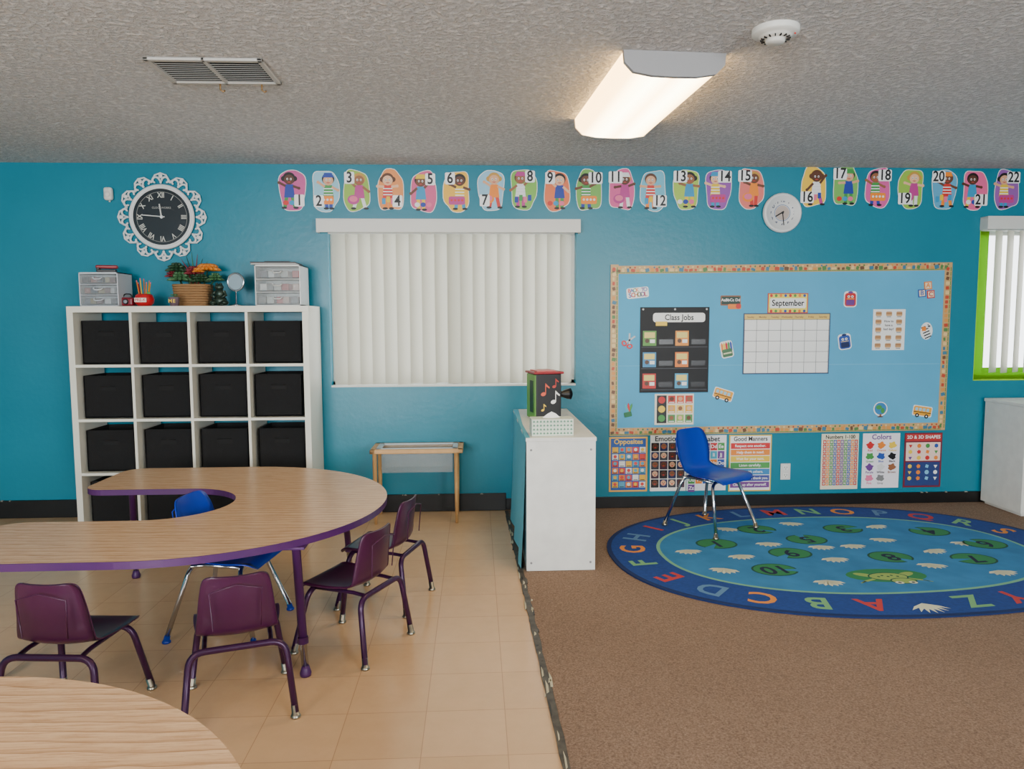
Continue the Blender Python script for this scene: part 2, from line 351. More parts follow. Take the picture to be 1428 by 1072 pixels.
# ------------------------------------------------ clocks & sensor
b=B("ornate_wall_clock");WP=mat("clock_white",(224,226,226),.4)
R90=Matrix.Rotation(pi/2,3,'X')
def ring(b,r,t,y,m,n=48): b.tube([(r*math.cos(2*pi*i/n),y,r*math.sin(2*pi*i/n)) for i in range(n)],t,m,8,closed=True)
b.slab(ell(0,0,.20,n=48),-.004,-.02,mat("clock_face",(34,42,48),.3));ring(b,.203,.013,-.02,WP);ring(b,.19,.005,-.026,WP);ring(b,.165,.0015,-.021,flatc((150,150,145)))
for i in range(12):
    a=2*pi*i/12
    T=Matrix.Rotation(-a,4,'Y');b.T=T
    for s in(-1,1):
        pts=[]
        for k in range(22):
            t=k/21;an=t*4.6;rr=.030*(1-.72*t);pts.append((s*(.036-rr*math.cos(an)),-.015,.238+rr*math.sin(an)*1.05))
        b.tube(pts,.007,WP,7)
    b.sph((0,-.015,.270),(.014,.008,.016),WP,10);b.sph((0,-.015,.232),(.009,.008,.013),WP,10)
    b.tube([(-.066,-.015,.224),(-.036,-.015,.276),(0,-.015,.289),(.036,-.015,.276),(.066,-.015,.224)],.006,WP,7)
    b.T=None
for i,t in enumerate(["XII","I","II","III","IIII","V","VI","VII","VIII","IX","X","XI"]):
    a=pi/2-2*pi*i/12;b.text(t,.142*math.cos(a),.142*math.sin(a),.048,-.0215,flatc((205,205,195)),rot=a-pi/2,sx=.8)
b.text("CLOCKWORKS",0,.06,.018,-.0215,flatc((150,150,145)))
b.slab(line(0,-.01,-.012,.085,.008),-.023,-.025,flatc((210,210,205)));b.slab(line(.02,0,-.125,.012,.006),-.026,-.028,flatc((210,210,205)));b.slab(ell(0,0,.01),-.022,-.03,WP)
b.done((-2.09,-.003,2.04))
b=B("small_wall_clock");b.lathe([(0,0),(.135,0),(.138,.02),(.13,.034),(.118,.036),(.112,.02),(0,.018)],WP,rot=R90)
for i in range(12):
    a=pi/2-2*pi*i/12;b.text(str(i or 12),.086*math.cos(a),.086*math.sin(a),.036,-.0195,flatc((40,50,90)))
ring(b,.055,.002,-.019,flatc((90,120,170)));b.slab(ell(0,0,.05),-.0185,-.019,flatc((190,175,165)))
b.slab(line(0,.01,.012,-.085,.007),-.021,-.022,INK);b.slab(line(.01,.01,-.048,-.025,.009),-.0225,-.0235,INK);b.slab(ell(0,0,.008),-.02,-.025,INK)
b.done((2.14,-.003,2.08))
b=B("motion_sensor");b.box((0,-.022,0),(.055,.04,.085),WPAINT,.015,seg=3);b.sph((0,-.04,-.005),(.02,.012,.022),WPAINT);b.cyl((0,-.01,-.04),(.0,-.01,-.052),.006,WPAINT);b.done((-2.43,-.003,2.19))
# ------------------------------------------------ number posters
SK=[(92,52,32),(225,170,130),(150,95,60),(240,190,150),(110,65,40)]
BG=[(205,85,150),(150,205,225),(150,190,70),(240,150,80),(220,90,140),(245,190,60),(150,200,225),(130,190,80),(240,120,70),(120,180,80),(225,90,150),(110,190,215),(170,205,80),(150,80,170),(235,120,110),(245,200,60),(120,185,90),(220,90,160),(150,195,70),(90,170,210),(235,100,150),(150,90,170)]
SH=[(240,200,40),(30,60,160),(215,50,40),(250,140,30),(60,150,70),(40,150,200),(235,235,235),(190,60,140)]
NX=[(-1.227,2.224),(-1.007,2.22),(-.8,2.221),(-.568,2.222),(-.345,2.214),(-.121,2.22),(.114,2.23),(.335,2.236),(.563,2.227),(.786,2.228),(1.015,2.234),(1.235,2.23),(1.466,2.241),(1.688,2.242),(1.92,2.248),(2.364,2.26),(2.594,2.266),(2.826,2.257),(3.064,2.253),(3.304,2.25),(3.528,2.246),(3.759,2.247)]
POS="BR BL TL BR TR TL BL TR TL TR TL BR TL TR TL BL TL TR BL TL BR TR".split()
for i,(x,z) in enumerate(NX):
    b=B("number_poster");bg=flatc(BG[i]);sk=flatc(SK[i%5]);sh=flatc(SH[(i*3+1)%8]);pa=flatc(SH[(i*5+4)%8]);hair=flatc([(25,18,15),(90,50,25),(200,150,60),(20,15,12)][(i*7)%4])
    rnd=random.Random(i)
    out=[]
    for k in range(36):
        a=2*pi*k/36;q=1+.06*math.sin(3*a+i)+.04*math.sin(5*a+2*i)
        cx=abs(math.cos(a))**.7*(1 if math.cos(a)>0 else -1);cz=abs(math.sin(a))**.7*(1 if math.sin(a)>0 else -1)
        out.append((.085*q*cx,.133*q*cz))
    b.slab([(u*1.05,v*1.03) for u,v in out],0,-.002,flatc((245,245,240)));b.poly(out,-.0026,bg)
    dx=-.02 if POS[i][1]=='R' else .02
    y=-.0032
    lg=rnd.uniform(-.012,.018)
    b.poly(line(dx-.018,-.04,dx-.020-lg,-.115,.023),y,pa);b.poly(line(dx+.018,-.04,dx+.022+lg,-.115,.023),y,pa)
    b.poly(ell(dx-.024-lg,-.118,.018,.008),y-.0004,INK);b.poly(ell(dx+.028+lg,-.118,.018,.008),y-.0004,INK)
    b.poly([(dx-.036,-.05),(dx+.036,-.05),(dx+.026,.037),(dx-.026,.037)],y-.0004,sh)
    if i%2: 
        for q in(-.03,-.01,.01): b.poly(rect(dx-.031,q,dx+.031,q+.007),y-.0006,flatc((245,245,245)))
    au=rnd.uniform(-.02,.07)
    b.poly(line(dx-.024,.026,dx-.066,au,.016),y-.0008,sk);b.poly(line(dx+.024,.026,dx+.062,.06-au,.016),y-.0008,sk);b.poly(ell(dx-.068,au,.010),y-.0009,sk);b.poly(ell(dx+.064,.06-au,.010),y-.0009,sk)
    b.poly(ell(dx,.078,.042,.040),y-.0006,hair);b.poly(ell(dx,.068,.034,.033),y-.001,sk)
    if i%3==0: b.poly(ell(dx-.036,.075,.018),y-.0005,hair);b.poly(ell(dx+.036,.075,.018),y-.0005,hair)
    if i%3==1: b.poly([(dx-.038,.088),(dx+.038,.088),(dx+.025,.118),(dx-.025,.118)],y-.0012,pa)
    for q in(-.012,.012): b.poly(ell(dx+q,.072,.006,.008,10),y-.0014,flatc((250,250,250)));b.poly(ell(dx+q,.071,.003,.005,8),y-.0016,INK)
    b.poly(ell(dx,.055,.012,.006,12,a0=pi,a1=2*pi),y-.0014,flatc((200,60,60)))
    pc=[flatc(SH[(i+2)%8]),flatc(SH[(i+5)%8]),flatc((235,110,150))]
    if i%4==0:
        for q in range(3): b.poly(ell(-.045+q*.04,-.085,.018,.016),y-.0018-q*.0001,pc[q])
    elif i%4==1:
        b.poly(rrect(-.055,-.09,.055,-.035,.012),y-.0018,pc[0])
        for q in range(4): b.poly(ell(-.035+q*.024,-.06,.008),y-.002,pc[1])
    elif i%4==2:
        b.poly(ell(dx*-1,-.06,.04,.032),y-.0018,pc[1]);b.poly(ell(dx*-1,-.055,.028,.02),y-.002,pc[2])
    else:
        for q in range(4): b.poly(rrect(-.06+q*.03,-.09+.012*(q%2),-.036+q*.03,-.05+.012*(q%2),.004),y-.0018,pc[q%3])
    tx=-.045 if POS[i][1]=='L' else .045;tz=.085 if POS[i][0]=='T' else -.07;tw=.034 if i<9 else .048
    b.poly(rrect(tx-tw,tz-.040,tx+tw,tz+.040,.01),y-.0024,flatc((250,250,250)))
    b.text(str(i+1),tx,tz,.10,y-.0028,INK,sx=.85)
    b.done((x,-.003,z))
# ------------------------------------------------ bulletin board
BX0,BX1,BZ0,BZ1=.94,3.385,.54,1.735
PAPER=mat("blue_paper",(84,174,216),.7,bump=.25,bscale=3,var=.06,vscale=2)
b=B("bulletin_board");b.slab([(BX0,BZ0-.015),(BX1,BZ0),(BX1-.003,BZ1+.005),(BX0,BZ1-.02)],0,-.008,PAPER)
y=-.010;bc=[(196,72,44),(80,130,70),(222,150,70),(110,75,50),(60,120,150),(230,200,140)]
BASEC=flatc((205,165,110));BW=.055
for (a,c) in (((BX0,BZ0-.015),(BX1,BZ0)),((BX0,BZ1-.02-BW),(BX1,BZ1+.005-BW))):
    d=(c[1]-a[1])/(c[0]-a[0]);b.poly([a,c,(c[0],c[1]+BW),(a[0],a[1]+BW)],y,BASEC)
    x=a[0]+.02
    while x<c[0]-.02:
        zc=a[1]+d*(x-a[0]);k=random.choice(bc);w=random.uniform(.008,.017)
        b.poly(rotp(rrect(x-w,zc+.012,x+w,zc+.012+random.uniform(.015,.028),.004,2),x,zc+.02,random.uniform(-.3,.3)),y-.0008,flatc(k))
        b.poly(rect(x-.016,zc+.005,x+.016,zc+.011),y-.0008,flatc((90,140,75)));b.poly(ell(x+.014,zc+.042,.007,n=8),y-.0008,flatc(random.choice(bc)));x+=.034
for x0 in(BX0,BX1-BW):
    b.poly(rect(x0,BZ0,x0+BW,BZ1-.01),y-.0004,BASEC);z=BZ0+.03
    while z<BZ1-.03:
        k=random.choice(bc);b.poly(rotp(rrect(x0+.012,z-.012,x0+.012+random.uniform(.015,.03),z+.012,.004,2),x0+.03,z,random.uniform(-.3,.3)),y-.0012,flatc(k))
        b.poly(rect(x0+.042,z-.014,x0+.049,z+.014),y-.0012,flatc((90,140,75)));z+=.033
b.box(((BX0+BX1)/2,-.0085,1.02),(BX1-BX0-.12,.001,.004),mat("paper_seam",(110,190,224),.6))
b.done((0,-.003,0))
y0=-.014
W_=flatc((248,248,246));RED=flatc((205,40,40));YEL=flatc((245,205,60));GRN=flatc((70,150,70));BLU=flatc((40,80,170));ORG=flatc((240,135,40));NAV=flatc((25,35,85));PNK=flatc((235,120,160));BRN=flatc((150,95,60));LBL=flatc((120,190,225));PUR=flatc((110,60,140))
b=B("pocket_chart");b.slab(rect(1.15,.83,1.64,1.43),0,-.004,mat("black_nylon",(10,10,14),.55));y=-.0045
b.poly(rrect(1.24,1.325,1.61,1.39,.02),y,W_);b.text("Class Jobs",1.425,1.357,.056,y-.0006,INK,sx=.9)
b.poly(rect(1.26,1.30,1.34,1.33),y-.0008,YEL)
for r,z in enumerate((1.16,1.01,.86)):
    for c,x in enumerate((1.17,1.40)):
        cc=[[(90,150,60),(235,150,50)],[(60,140,190),(235,130,50)],[(200,45,40),(70,160,200)]][r][c]
        b.poly(rect(x,z,x+.095,z+.105),y,flatc(cc));b.poly(rect(x+.01,z+.055,x+.085,z+.095),y-.0005,flatc((235,215,120)));b.poly(ell(x+.03,z+.035,.015),y-.0005,flatc((90,60,40)));b.poly(rect(x+.05,z+.02,x+.085,z+.045),y-.0005,W_)
        b.poly(rect(x+.115,z+.01,x+.215,z+.045),y,flatc((20,21,26),.3))
    b.poly(rect(1.16,z-.012,1.63,z-.007),y,flatc((60,60,68)))
for x in(1.17,1.395,1.62): b.poly(ell(x,1.415,.007),y,flatc((200,200,200)))
b.done((0,y0,0))
b=B("calendar_chart");b.slab(rect(1.885,.955,2.51,1.385),0,-.002,flatc((60,75,110)));b.poly(rect(1.892,.962,2.503,1.378),-.0025,W_);b.poly(rect(1.892,1.34,2.503,1.378),-.003,flatc((225,195,110)))
for i in range(8): b.poly(rect(1.892+i*.0868-.001,.962,1.892+i*.0868+.0015,1.345),-.0035,flatc((90,90,95)))
for i in range(6): b.poly(rect(1.892,.962+i*.0755-.001,2.503,.962+i*.0755+.0015),-.0035,flatc((90,90,95)))
for i,d in enumerate("Sunday Monday Tuesday Wednesday Thursday Friday Saturday".split()): b.text(d,1.935+i*.0868,1.358,.017,-.0036,BRN)
b.done((0,y0,0))
b=B("september_sign");b.slab(rect(2.055,1.385,2.345,1.525),0,-.002,RED);b.poly(rect(2.061,1.391,2.339,1.519),-.0025,flatc((245,225,90)))
b.poly(rrect(2.07,1.42,2.33,1.49,.01),-.003,W_);b.text("September",2.2,1.455,.060,-.0036,INK,sx=.88)
for i in range(8):
    for z in(1.40,1.508): b.poly(ell(2.08+i*.034,z,.010),-.0032,[RED,GRN,ORG,BLU][i%4])
b.done((0,y0,0))
b=B("feelings_poster");b.slab(rect(2.82,1.12,3.055,1.41),0,-.002,W_)
for i in range(3):
    for j in range(5):
        x,z=2.86+i*.075,1.38-j*.056
        if 1<=j<=2 and i==1: continue
        b.poly(rrect(x-.022,z-.018,x+.022,z+.014,.008),-.0026,flatc((205,160,110)));b.poly(rect(x-.02,z-.002,x+.02,z+.004),-.003,BRN);b.poly(rect(x-.016,z-.026,x+.016,z-.022),-.003,flatc((60,60,60)))
for k,t in enumerate(("How to","have a","bad day?")): b.text(t,2.935,1.325-k*.028,.022,-.003,flatc((60,50,50)))
b.done((0,y0,0))
b=B("traffic_light_poster");b.slab(rect(1.26,.60,1.54,.82),0,-.002,flatc((245,235,215)));b.poly(rect(1.275,.612,1.345,.81),-.0025,flatc((30,30,30)))
for z,c in((.777,RED),(.712,YEL),(.647,GRN)): b.poly(ell(1.31,z,.025),-.003,c)
for i in range(3):
    for j in range(3):
        c=[(205,50,40),(240,180,50),(80,150,80)][j] if i%2==0 else [(225,90,50),(250,210,110),(150,190,90)][j]
        b.poly(rect(1.355+i*.062,.752-j*.068,1.407+i*.062,.808-j*.068),-.0025,flatc(c));b.poly(ell(1.381+i*.062,.785-j*.068,.015),-.003,flatc(SK[(i+j)%5]));b.poly(rect(1.362+i*.062,.757-j*.068,1.40+i*.062,.763-j*.068),-.003,W_)
b.done((0,y0,0))
def stick(name,x,z,fn,rot=0):
    b=B(name);b.T=Matrix.Rotation(-rot,4,'Y');fn(b);b.T=None;b.done((x,y0,z))
def f_back(b):
    b.slab(rotp(rrect(-.078,-.037,.078,.037,.015),0,0,0),0,-.0015,W_)
    for k,(t,c) in enumerate(zip("BACK TO",[RED,BLU,GRN,ORG,RED,PUR,BLU])): 
        if t!=' ': b.text(t,-.058+k*.019,.018,.036,-.002,c)
    for k,(t,c) in enumerate(zip("SCHOOL",[BLU,RED,ORG,GRN,PUR,RED])): b.text(t,-.055+k*.022,-.014,.044,-.002,c)
stick("back_to_school_sticker",1.13,1.53,f_back,.1)
def f_sign(b):
    b.slab(rrect(-.072,-.03,.072,.04,.006),0,-.0015,BRN);b.poly(rect(-.065,-.022,.065,.032),-.002,flatc((25,60,50)));b.text("AaBbCc Dd",0,.008,.028,-.0025,W_);b.poly(rrect(-.02,-.055,.075,-.02,.008),-.003,ORG);b.poly(ell(.055,-.035,.018),-.0034,RED)
stick("alphabet_sign_sticker",1.79,1.47,f_sign)
def f_pack(c1,c2):
    def f(b):
        b.slab(rrect(-.047,-.055,.047,.058,.022),0,-.0015,W_);b.poly(rrect(-.04,-.048,.04,.045,.018),-.002,c1);b.poly(rrect(-.03,-.04,.03,-.003,.008),-.0025,c2);b.poly(ell(-.013,.02,.009),-.0028,W_);b.poly(ell(.013,.02,.009),-.0028,W_);b.poly(ell(-.013,.02,.004),-.003,INK);b.poly(ell(.013,.02,.004),-.003,INK);b.poly(ell(0,.05,.018,.008),-.0025,c2);b.poly(rect(-.028,.002,.028,.006),-.003,YEL)
    return f
stick("backpack_sticker",2.65,1.48,f_pack(RED,PUR));stick("backpack_sticker",2.62,1.18,f_pack(BLU,NAV),.15)
def f_blk(b):
    for x,z,t,c in((.012,.032,"A",ORG),(-.03,-.022,"B",BLU),(.035,-.03,"C",RED)):
        b.slab(rotp(rect(x-.028,z-.028,x+.028,z+.028),x,z,.1),0,-.0015,c);b.poly(rotp(rect(x-.021,z-.021,x+.021,z+.021),x,z,.1),-.002,flatc((248,225,190)));b.text(t,x,z,.046,-.0025,c)
stick("letter_blocks_sticker",3.20,1.545,f_blk)
def f_sc(b):
    for s in(-1,1):
        b.slab(ell(s*.022,-.025,.022,.018,rot=s*.5),0,-.0015,RED);b.poly(ell(s*.022,-.025,.011,.008,rot=s*.5),-.002,PAPER);b.slab(line(s*.012,-.012,-s*.022,.055,.012),-.0005,-.002,flatc((200,205,210)))
stick("scissors_sticker",1.07,1.19,f_sc,-.5)
def f_pen(b):
    b.slab(rrect(-.045,-.058,.045,.062,.02),0,-.0012,W_)
    for i,c in enumerate((ORG,YEL,RED,GRN,BLU)):
        x=-.032+i*.016;b.poly([(x-.007,-.01),(x+.007,-.01),(x+.007+.003,.04),(x+.002,.056),(x-.005,.04)],-.0018,c)
    b.poly(rrect(-.036,-.05,.036,.005,.008),-.0024,flatc((60,110,70)));b.poly(rect(-.03,-.03,.03,-.02),-.003,flatc((220,220,180)))
stick("pencil_cup_sticker",1.77,1.13,f_pen,.2)
def f_zeb(b):
    b.slab(ell(0,0,.045,.062),0,-.0012,W_)
    for i in range(5): b.poly(rotp(rect(-.03,-.05+i*.02,.02,-.042+i*.02),0,0,.4),-.0018,INK)
    b.poly(ell(.008,.04,.02,.018),-.0024,W_);b.poly(ell(.016,.034,.010,.008),-.003,flatc((90,90,90)));b.poly(rect(-.035,.0,-.005,.03),-.0028,ORG);b.poly(ell(.008,.045,.004),-.003,INK)
stick("zebra_sticker",3.215,1.255,f_zeb)
def f_bus(b):
    b.slab(rrect(-.072,-.035,.072,.042,.012),0,-.0012,W_);b.poly(rrect(-.066,-.028,.066,.036,.010),-.0018,flatc((245,170,40)))
    for i in range(4): b.poly(rect(-.056+i*.028,.004,-.036+i*.028,.026),-.0024,flatc((150,205,230)))
    b.poly(rect(-.066,-.008,.066,-.003),-.0024,INK)
    for x in(-.035,.035): b.poly(ell(x,-.03,.015),-.003,INK);b.poly(ell(x,-.03,.006),-.0034,W_)
stick("school_bus_sticker",1.75,.81,f_bus,-.3);stick("school_bus_sticker",3.21,.675,f_bus,-.15)
def f_globe(b):
    b.slab(ell(0,.008,.052),0,-.0012,W_);b.poly(ell(0,.01,.044),-.0018,flatc((50,130,190)));b.poly(ell(-.012,.02,.022,.016),-.0024,GRN);b.poly(ell(.016,-.004,.014,.02),-.0024,GRN);b.poly(rect(-.02,-.052,.02,-.044),-.003,flatc((120,70,50)));b.poly(ell(0,-.04,.008,.012),-.003,BRN)
stick("globe_sticker",2.90,.69,f_globe)
def f_cray(b):
    for i,c in enumerate((GRN,RED,flatc((60,180,200)))):
        a=-.5+.35*i;b.slab(rotp([(-.008,-.045),(.008,-.045),(.008,.03),(0,.05),(-.008,.03)],0,-.03,a),-.0004*i,-.0014-.0004*i,c)
    b.poly(rrect(-.035,-.05,.02,-.015,.006),-.0034,flatc((30,110,60)))
stick("crayons_sticker",1.07,.71,f_cray,.2)
# lower posters
def post(name,x0,x1,z0,z1,bg,fn):
    b=B(name);b.slab(rect(x0,z0,x1,z1),0,-.0025,bg);fn(b,x0,x1,z0,z1);b.done((0,-.003,0))
q=-.0032
def p_opp(b,x0,x1,z0,z1):
    b.poly(rect(x0+.012,z0+.012,x1-.012,z1-.012),q,flatc((35,85,165)));b.text("Opposites",(x0+x1)/2,z1-.035,.05,q-.001,YEL)
    cs=[(240,190,60),(225,70,60),(90,170,200),(240,240,235),(240,140,60)]
    for i in range(5):
        for j in range(6):
            x=x0+.022+i*.049;z=z1-.115-j*.05;b.poly(rect(x,z,x+.043,z+.042),q-.0006,flatc(cs[(i*2+j*3)%5]));b.poly(ell(x+.021,z+.024,.012),q-.001,flatc(cs[(i+j)%4]));b.poly(rect(x+.006,z+.003,x+.037,z+.008),q-.001,INK)
post("opposites_poster",.94,1.215,.12,.515,flatc((235,180,80)),p_opp)
def p_emo(b,x0,x1,z0,z1):
    b.text("Emotions",(x0+x1)/2,z1-.028,.052,q-.001,INK)
    for i in range(4):
        for j in range(5):
            x=x0+.035+i*.062;z=z1-.085-j*.066;b.poly(rrect(x-.028,z-.03,x+.028,z+.03,.005),q,[INK,NAV,flatc((60,60,70)),flatc((70,40,60))][(i+j)%4]);b.poly(ell(x,z+.004,.02),q-.0006,flatc(SK[(i*2+j)%5]))
            for s in(-.007,.007): b.poly(ell(x+s,z+.008,.003,n=6),q-.001,INK)
            b.poly(ell(x,z-.004,.007,.004,8),q-.001,RED)
post("emotions_poster",1.235,1.495,.12,.525,flatc((240,238,230)),p_emo)
def p_alp(b,x0,x1,z0,z1):
    b.text("Alphabet",(x0+x1)/2,z1-.028,.052,q-.001,INK);cs=[BLU,ORG,GRN,RED,PUR,flatc((60,170,200))]
    for k in range(26):
        i,j=k%5,k//5;x=x0+.035+i*.053;z=z1-.082-j*.06;b.poly(rect(x-.024,z-.027,x+.024,z+.027),q,cs[(k*5+j)%6]);b.text(chr(65+k)+chr(97+k),x,z,.036,q-.0006,W_)
post("alphabet_poster",1.50,1.785,.12,.52,flatc((236,236,240)),p_alp)
def p_man(b,x0,x1,z0,z1):
    b.poly(rect(x0+.008,z0+.008,x1-.008,z1-.008),q,W_);b.text("Good Manners",(x0+x1)/2,z1-.03,.045,q-.001,INK,sx=.9)
    for k,(t,c) in enumerate((("Respect one another.",(215,50,50)),("Help them in need.",(240,140,50)),("Wait for your turn.",(240,200,60)),("Listen carefully.",(80,160,80)),("Share with others.",(60,140,200)),("Say please and thank you.",(70,80,160)),("Clean up after yourself.",(120,60,140)))):
        z=z1-.08-k*.047;b.poly(rect(x0+.012,z-.021,x1-.012,z+.021),q-.0005,flatc(c));b.text(t,(x0+x1)/2,z,.026,q-.001,W_)
post("good_manners_poster",1.805,2.115,.11,.52,flatc((225,190,60)),p_man)
def p_num(b,x0,x1,z0,z1):
    b.text("Numbers 1-100",(x0+x1)/2,z1-.024,.038,q-.001,INK,sx=.9);cs=[RED,ORG,GRN,BLU,RED,PUR,GRN,BLU,ORG,RED]
    for i in range(10):
        for j in range(10):
            x=x0+.012+i*.0258;z=z1-.075-j*.0335;b.poly(rect(x,z,x+.023,z+.030),q,cs[i]);b.poly(rrect(x+.005,z+.007,x+.018,z+.023,.003,1),q-.0005,flatc((240,235,220)));b.text(str(j*10+i+1),x+.0115,z+.015,.013,q-.001,INK)
post("numbers_poster",2.48,2.755,.115,.52,flatc((232,226,200)),p_num)
def p_col(b,x0,x1,z0,z1):
    b.text("Colors",(x0+x1)/2,z1-.028,.052,q-.001,PUR)
    nm=["Red","Orange","Yellow","Green","Blue","Black","Purple","White","Brown","Pink","Grey"];cs=[RED,ORG,YEL,GRN,BLU,INK,PUR,flatc((225,225,225)),BRN,PNK,flatc((130,130,130))]
    for k in range(11):
        i,j=k%3,k//3;x=x0+.055+i*.083;z=z1-.095-j*.08
        b.poly([(x+(.028+.006*math.sin(5*a+k))*math.cos(a),z+.008+(.024+.005*math.cos(4*a+k))*math.sin(a)) for a in [2*pi*t/20 for t in range(20)]],q,cs[k]);b.text(nm[k],x,z-.030,.022,q-.001,cs[k] if k!=7 else INK)
post("colors_poster",2.785,3.06,.12,.52,flatc((244,240,248)),p_col)
def p_shp(b,x0,x1,z0,z1):
    b.poly(rect(x0+.008,z1-.06,x1-.008,z1-.008),q,flatc((190,50,50)));b.text("2D & 3D SHAPES",(x0+x1)/2,z1-.032,.034,q-.001,W_)
    b.poly(rect(x0+.012,z1-.205,x1-.012,z1-.07),q,flatc((248,215,200)));b.poly(rect(x0+.012,z0+.012,x1-.012,z1-.215),q,flatc((40,60,120)))
    cs=[RED,ORG,GRN,BLU,PUR,YEL]
    for k in range(24):
        i,j=k%4,k//4;x=x0+.045+i*.064;z=z1-.095-j*.044-(.018 if j>2 else 0);b.poly(ell(x,z,.016,n=[3,4,5,6,20,8][(k*5+j)%6],rot=.5),q-.0006,cs[(k+j)%6] if j<3 else [YEL,ORG,LBL,W_][k%4])
post("shapes_poster",3.095,3.375,.12,.52,flatc((120,30,50)),p_shp)
b=B("wall_outlet");b.box((0,-.004,0),(.072,.006,.118),WPAINT,.002)
for z in(-.028,.028):
    b.box((0,-.008,z),(.036,.004,.034),flatc((235,235,228)),.0015)
    for x in(-.008,.008): b.box((x,-.0102,z+.004),(.003,.001,.010),DARK)
    b.box((0,-.0102,z-.009),(.005,.001,.005),DARK)
b.done((2.22,-.002,.25))
# ------------------------------------------------ cube shelf
SX0,SX1,SY0,SY1,SZ=-2.55,-1.06,-.39,-.03,1.44
b=B("cube_shelf");t=.038
b.bx(SX0,SX0+t,SY0,SY1,.001,SZ-t,WHITE,.001);b.bx(SX1-t,SX1,SY0,SY1,.001,SZ-t,WHITE,.001);b.bx(SX0,SX1,SY0,SY1,SZ-t,SZ,WHITE,.001);b.bx(SX0+t,SX1-t,SY0,SY1,.001,t,WHITE)
cw=(SX1-SX0-2*t-3*.017)/4;chh=(SZ-2*t-3*.017)/4
for i in range(1,4): b.bx(SX0+t+i*cw+(i-1)*.017,SX0+t+i*cw+i*.017,SY0+.001,SY1,t,SZ-t,WHITE)
for i in range(1,4): b.bx(SX0+t,SX1-t,SY0+.002,SY1,t+i*chh+(i-1)*.017,t+i*chh+i*.017,WHITE)
b.done()
for i in range(4):
    for j in range(4):
        x=SX0+t+cw/2+i*(cw+.017)+random.uniform(-.006,.006);z=t+j*(chh+.017)+.001
        b=B("fabric_storage_bin");w,d,h=cw-.036,.285,chh-.055+random.uniform(-.008,.004);e=.012
        b.box((0,0,e/2),(w,d,e),BLACKF,.003)
        b.box((0,-d/2+e/2,h/2),(w,e,h),BLACKF,.004);b.box((0,d/2-e/2,h/2),(w,e,h),BLACKF,.004);b.box((-w/2+e/2,0,h/2),(e,d,h),BLACKF,.004);b.box((w/2-e/2,0,h/2),(e,d,h),BLACKF,.004)
        b.box((0,-d/2-.001,h*.70),(.095,.003,.034),mat("bin_handle",(3,3,4),.8),.001);b.tube(fillet([(-.045,-d/2-.003,h*.7+.013),(0,-d/2-.007,h*.7+.012),(.045,-d/2-.003,h*.7+.013)],.01),.004,BLACKF,6)
        b.done((x,SY0+.055+d/2+random.uniform(-.012,.010),z))
# items on shelf
def drawers(name,x0,x1,z0,z1,y,d,n,fr,conts):
    b=B(name);w=x1-x0;h=z1-z0;e=.006
    b.bx(0,w,-d/2,d/2,0,e,fr);b.bx(0,w,-d/2,d/2,h-e,h,fr);b.bx(0,e,-d/2,d/2,0,h,fr);b.bx(w-e,w,-d/2,d/2,0,h,fr);b.bx(0,w,d/2-e,d/2,0,h,fr)
    for i in range(n):
        zz=e+i*(h-2*e)/n;hh=(h-2*e)/n
        b.bx(e,w-e,-d/2,d/2-e,zz+hh-.004,zz+hh,fr)
        b.bx(e+.003,w-e-.003,-d/2-.004,-d/2,zz+.004,zz+hh-.008,CLEAR);b.bx(e+.004,w-e-.004,-d/2,d/2-.02,zz+.003,zz+.006,CLEAR)
        b.tube(fillet([(w/2-.03,-d/2-.004,zz+hh*.62),(w/2-.02,-d/2-.02,zz+hh*.45),(w/2+.02,-d/2-.02,zz+hh*.45),(w/2+.03,-d/2-.004,zz+hh*.62)],.01),.004,fr,6)
        for k in range(5):
            c=flatc(conts[(i*5+k)%len(conts)]);b.box((w*.15+w*.7*k/4,-d*.2,zz+.008+hh*.28),(w*.16,d*.45,hh*.52),c,.004,rot=Matrix.Rotation(random.uniform(-.3,.3),3,'Z'))
    return b.done((x0,y,z0))
drawers("small_drawer_organizer",-2.50,-2.26,SZ+.001,1.655,-.22,.2,3,mat("frosted_white",(200,204,210),.3),[(30,40,60),(120,105,50),(80,30,30),(180,180,185),(60,60,70),(120,50,40)])
drawers("plastic_drawer_tower",-1.40,-1.115,SZ+.001,1.70,-.22,.24,3,mat("frosted_white2",(205,208,206),.3),[(120,120,120),(185,185,182),(170,50,50),(190,160,150),(70,70,80),(200,200,200)])
b=B("stapler");b.box((0,0,.012),(.11,.04,.02),INK,.004);b.box((0,0,.038),(.13,.035,.022),mat("red_plastic",(150,20,30),.35),.008);b.box((-.05,0,.02),(.02,.035,.03),INK,.004);b.done((-2.37,-.22,1.657),.2)
b=B("paper_stack")
for k in range(6): b.box((random.uniform(-.006,.006),0,.002+k*.003),(.28,.22,.0026),[flatc((200,200,195)),flatc((120,120,120)),INK][k//2],rot=Matrix.Rotation(random.uniform(-.05,.05),3,'Z'))
b.box((.02,0,.0215),(.16,.15,.006),flatc((30,30,34)),.002);b.done((-1.29,-.22,1.702))
b=B("red_lunch_tin");RT=mat("dark_red",(120,18,36),.4);b.box((0,0,.03),(.085,.06,.055),RT,.012,seg=3);b.tube(fillet([(-.03,0,.055),(-.02,0,.08),(.02,0,.08),(.03,0,.055)],.015),.004,INK,6);b.cyl((0,-.028,.03),(0,-.036,.03),.018,INK);b.cyl((0,-.036,.03),(0,-.038,.03),.012,flatc((150,150,160)));b.done((-2.235,-.25,SZ+.001))
b=B("apple_pencil_holder");RA=mat("apple_red",(190,25,35),.3)
b.lathe([(.0,0),(.035,0),(.055,.02),(.060,.045),(.052,.07),(.04,.08),(.034,.078),(.032,.02),(0,.018)],RA,n=24)
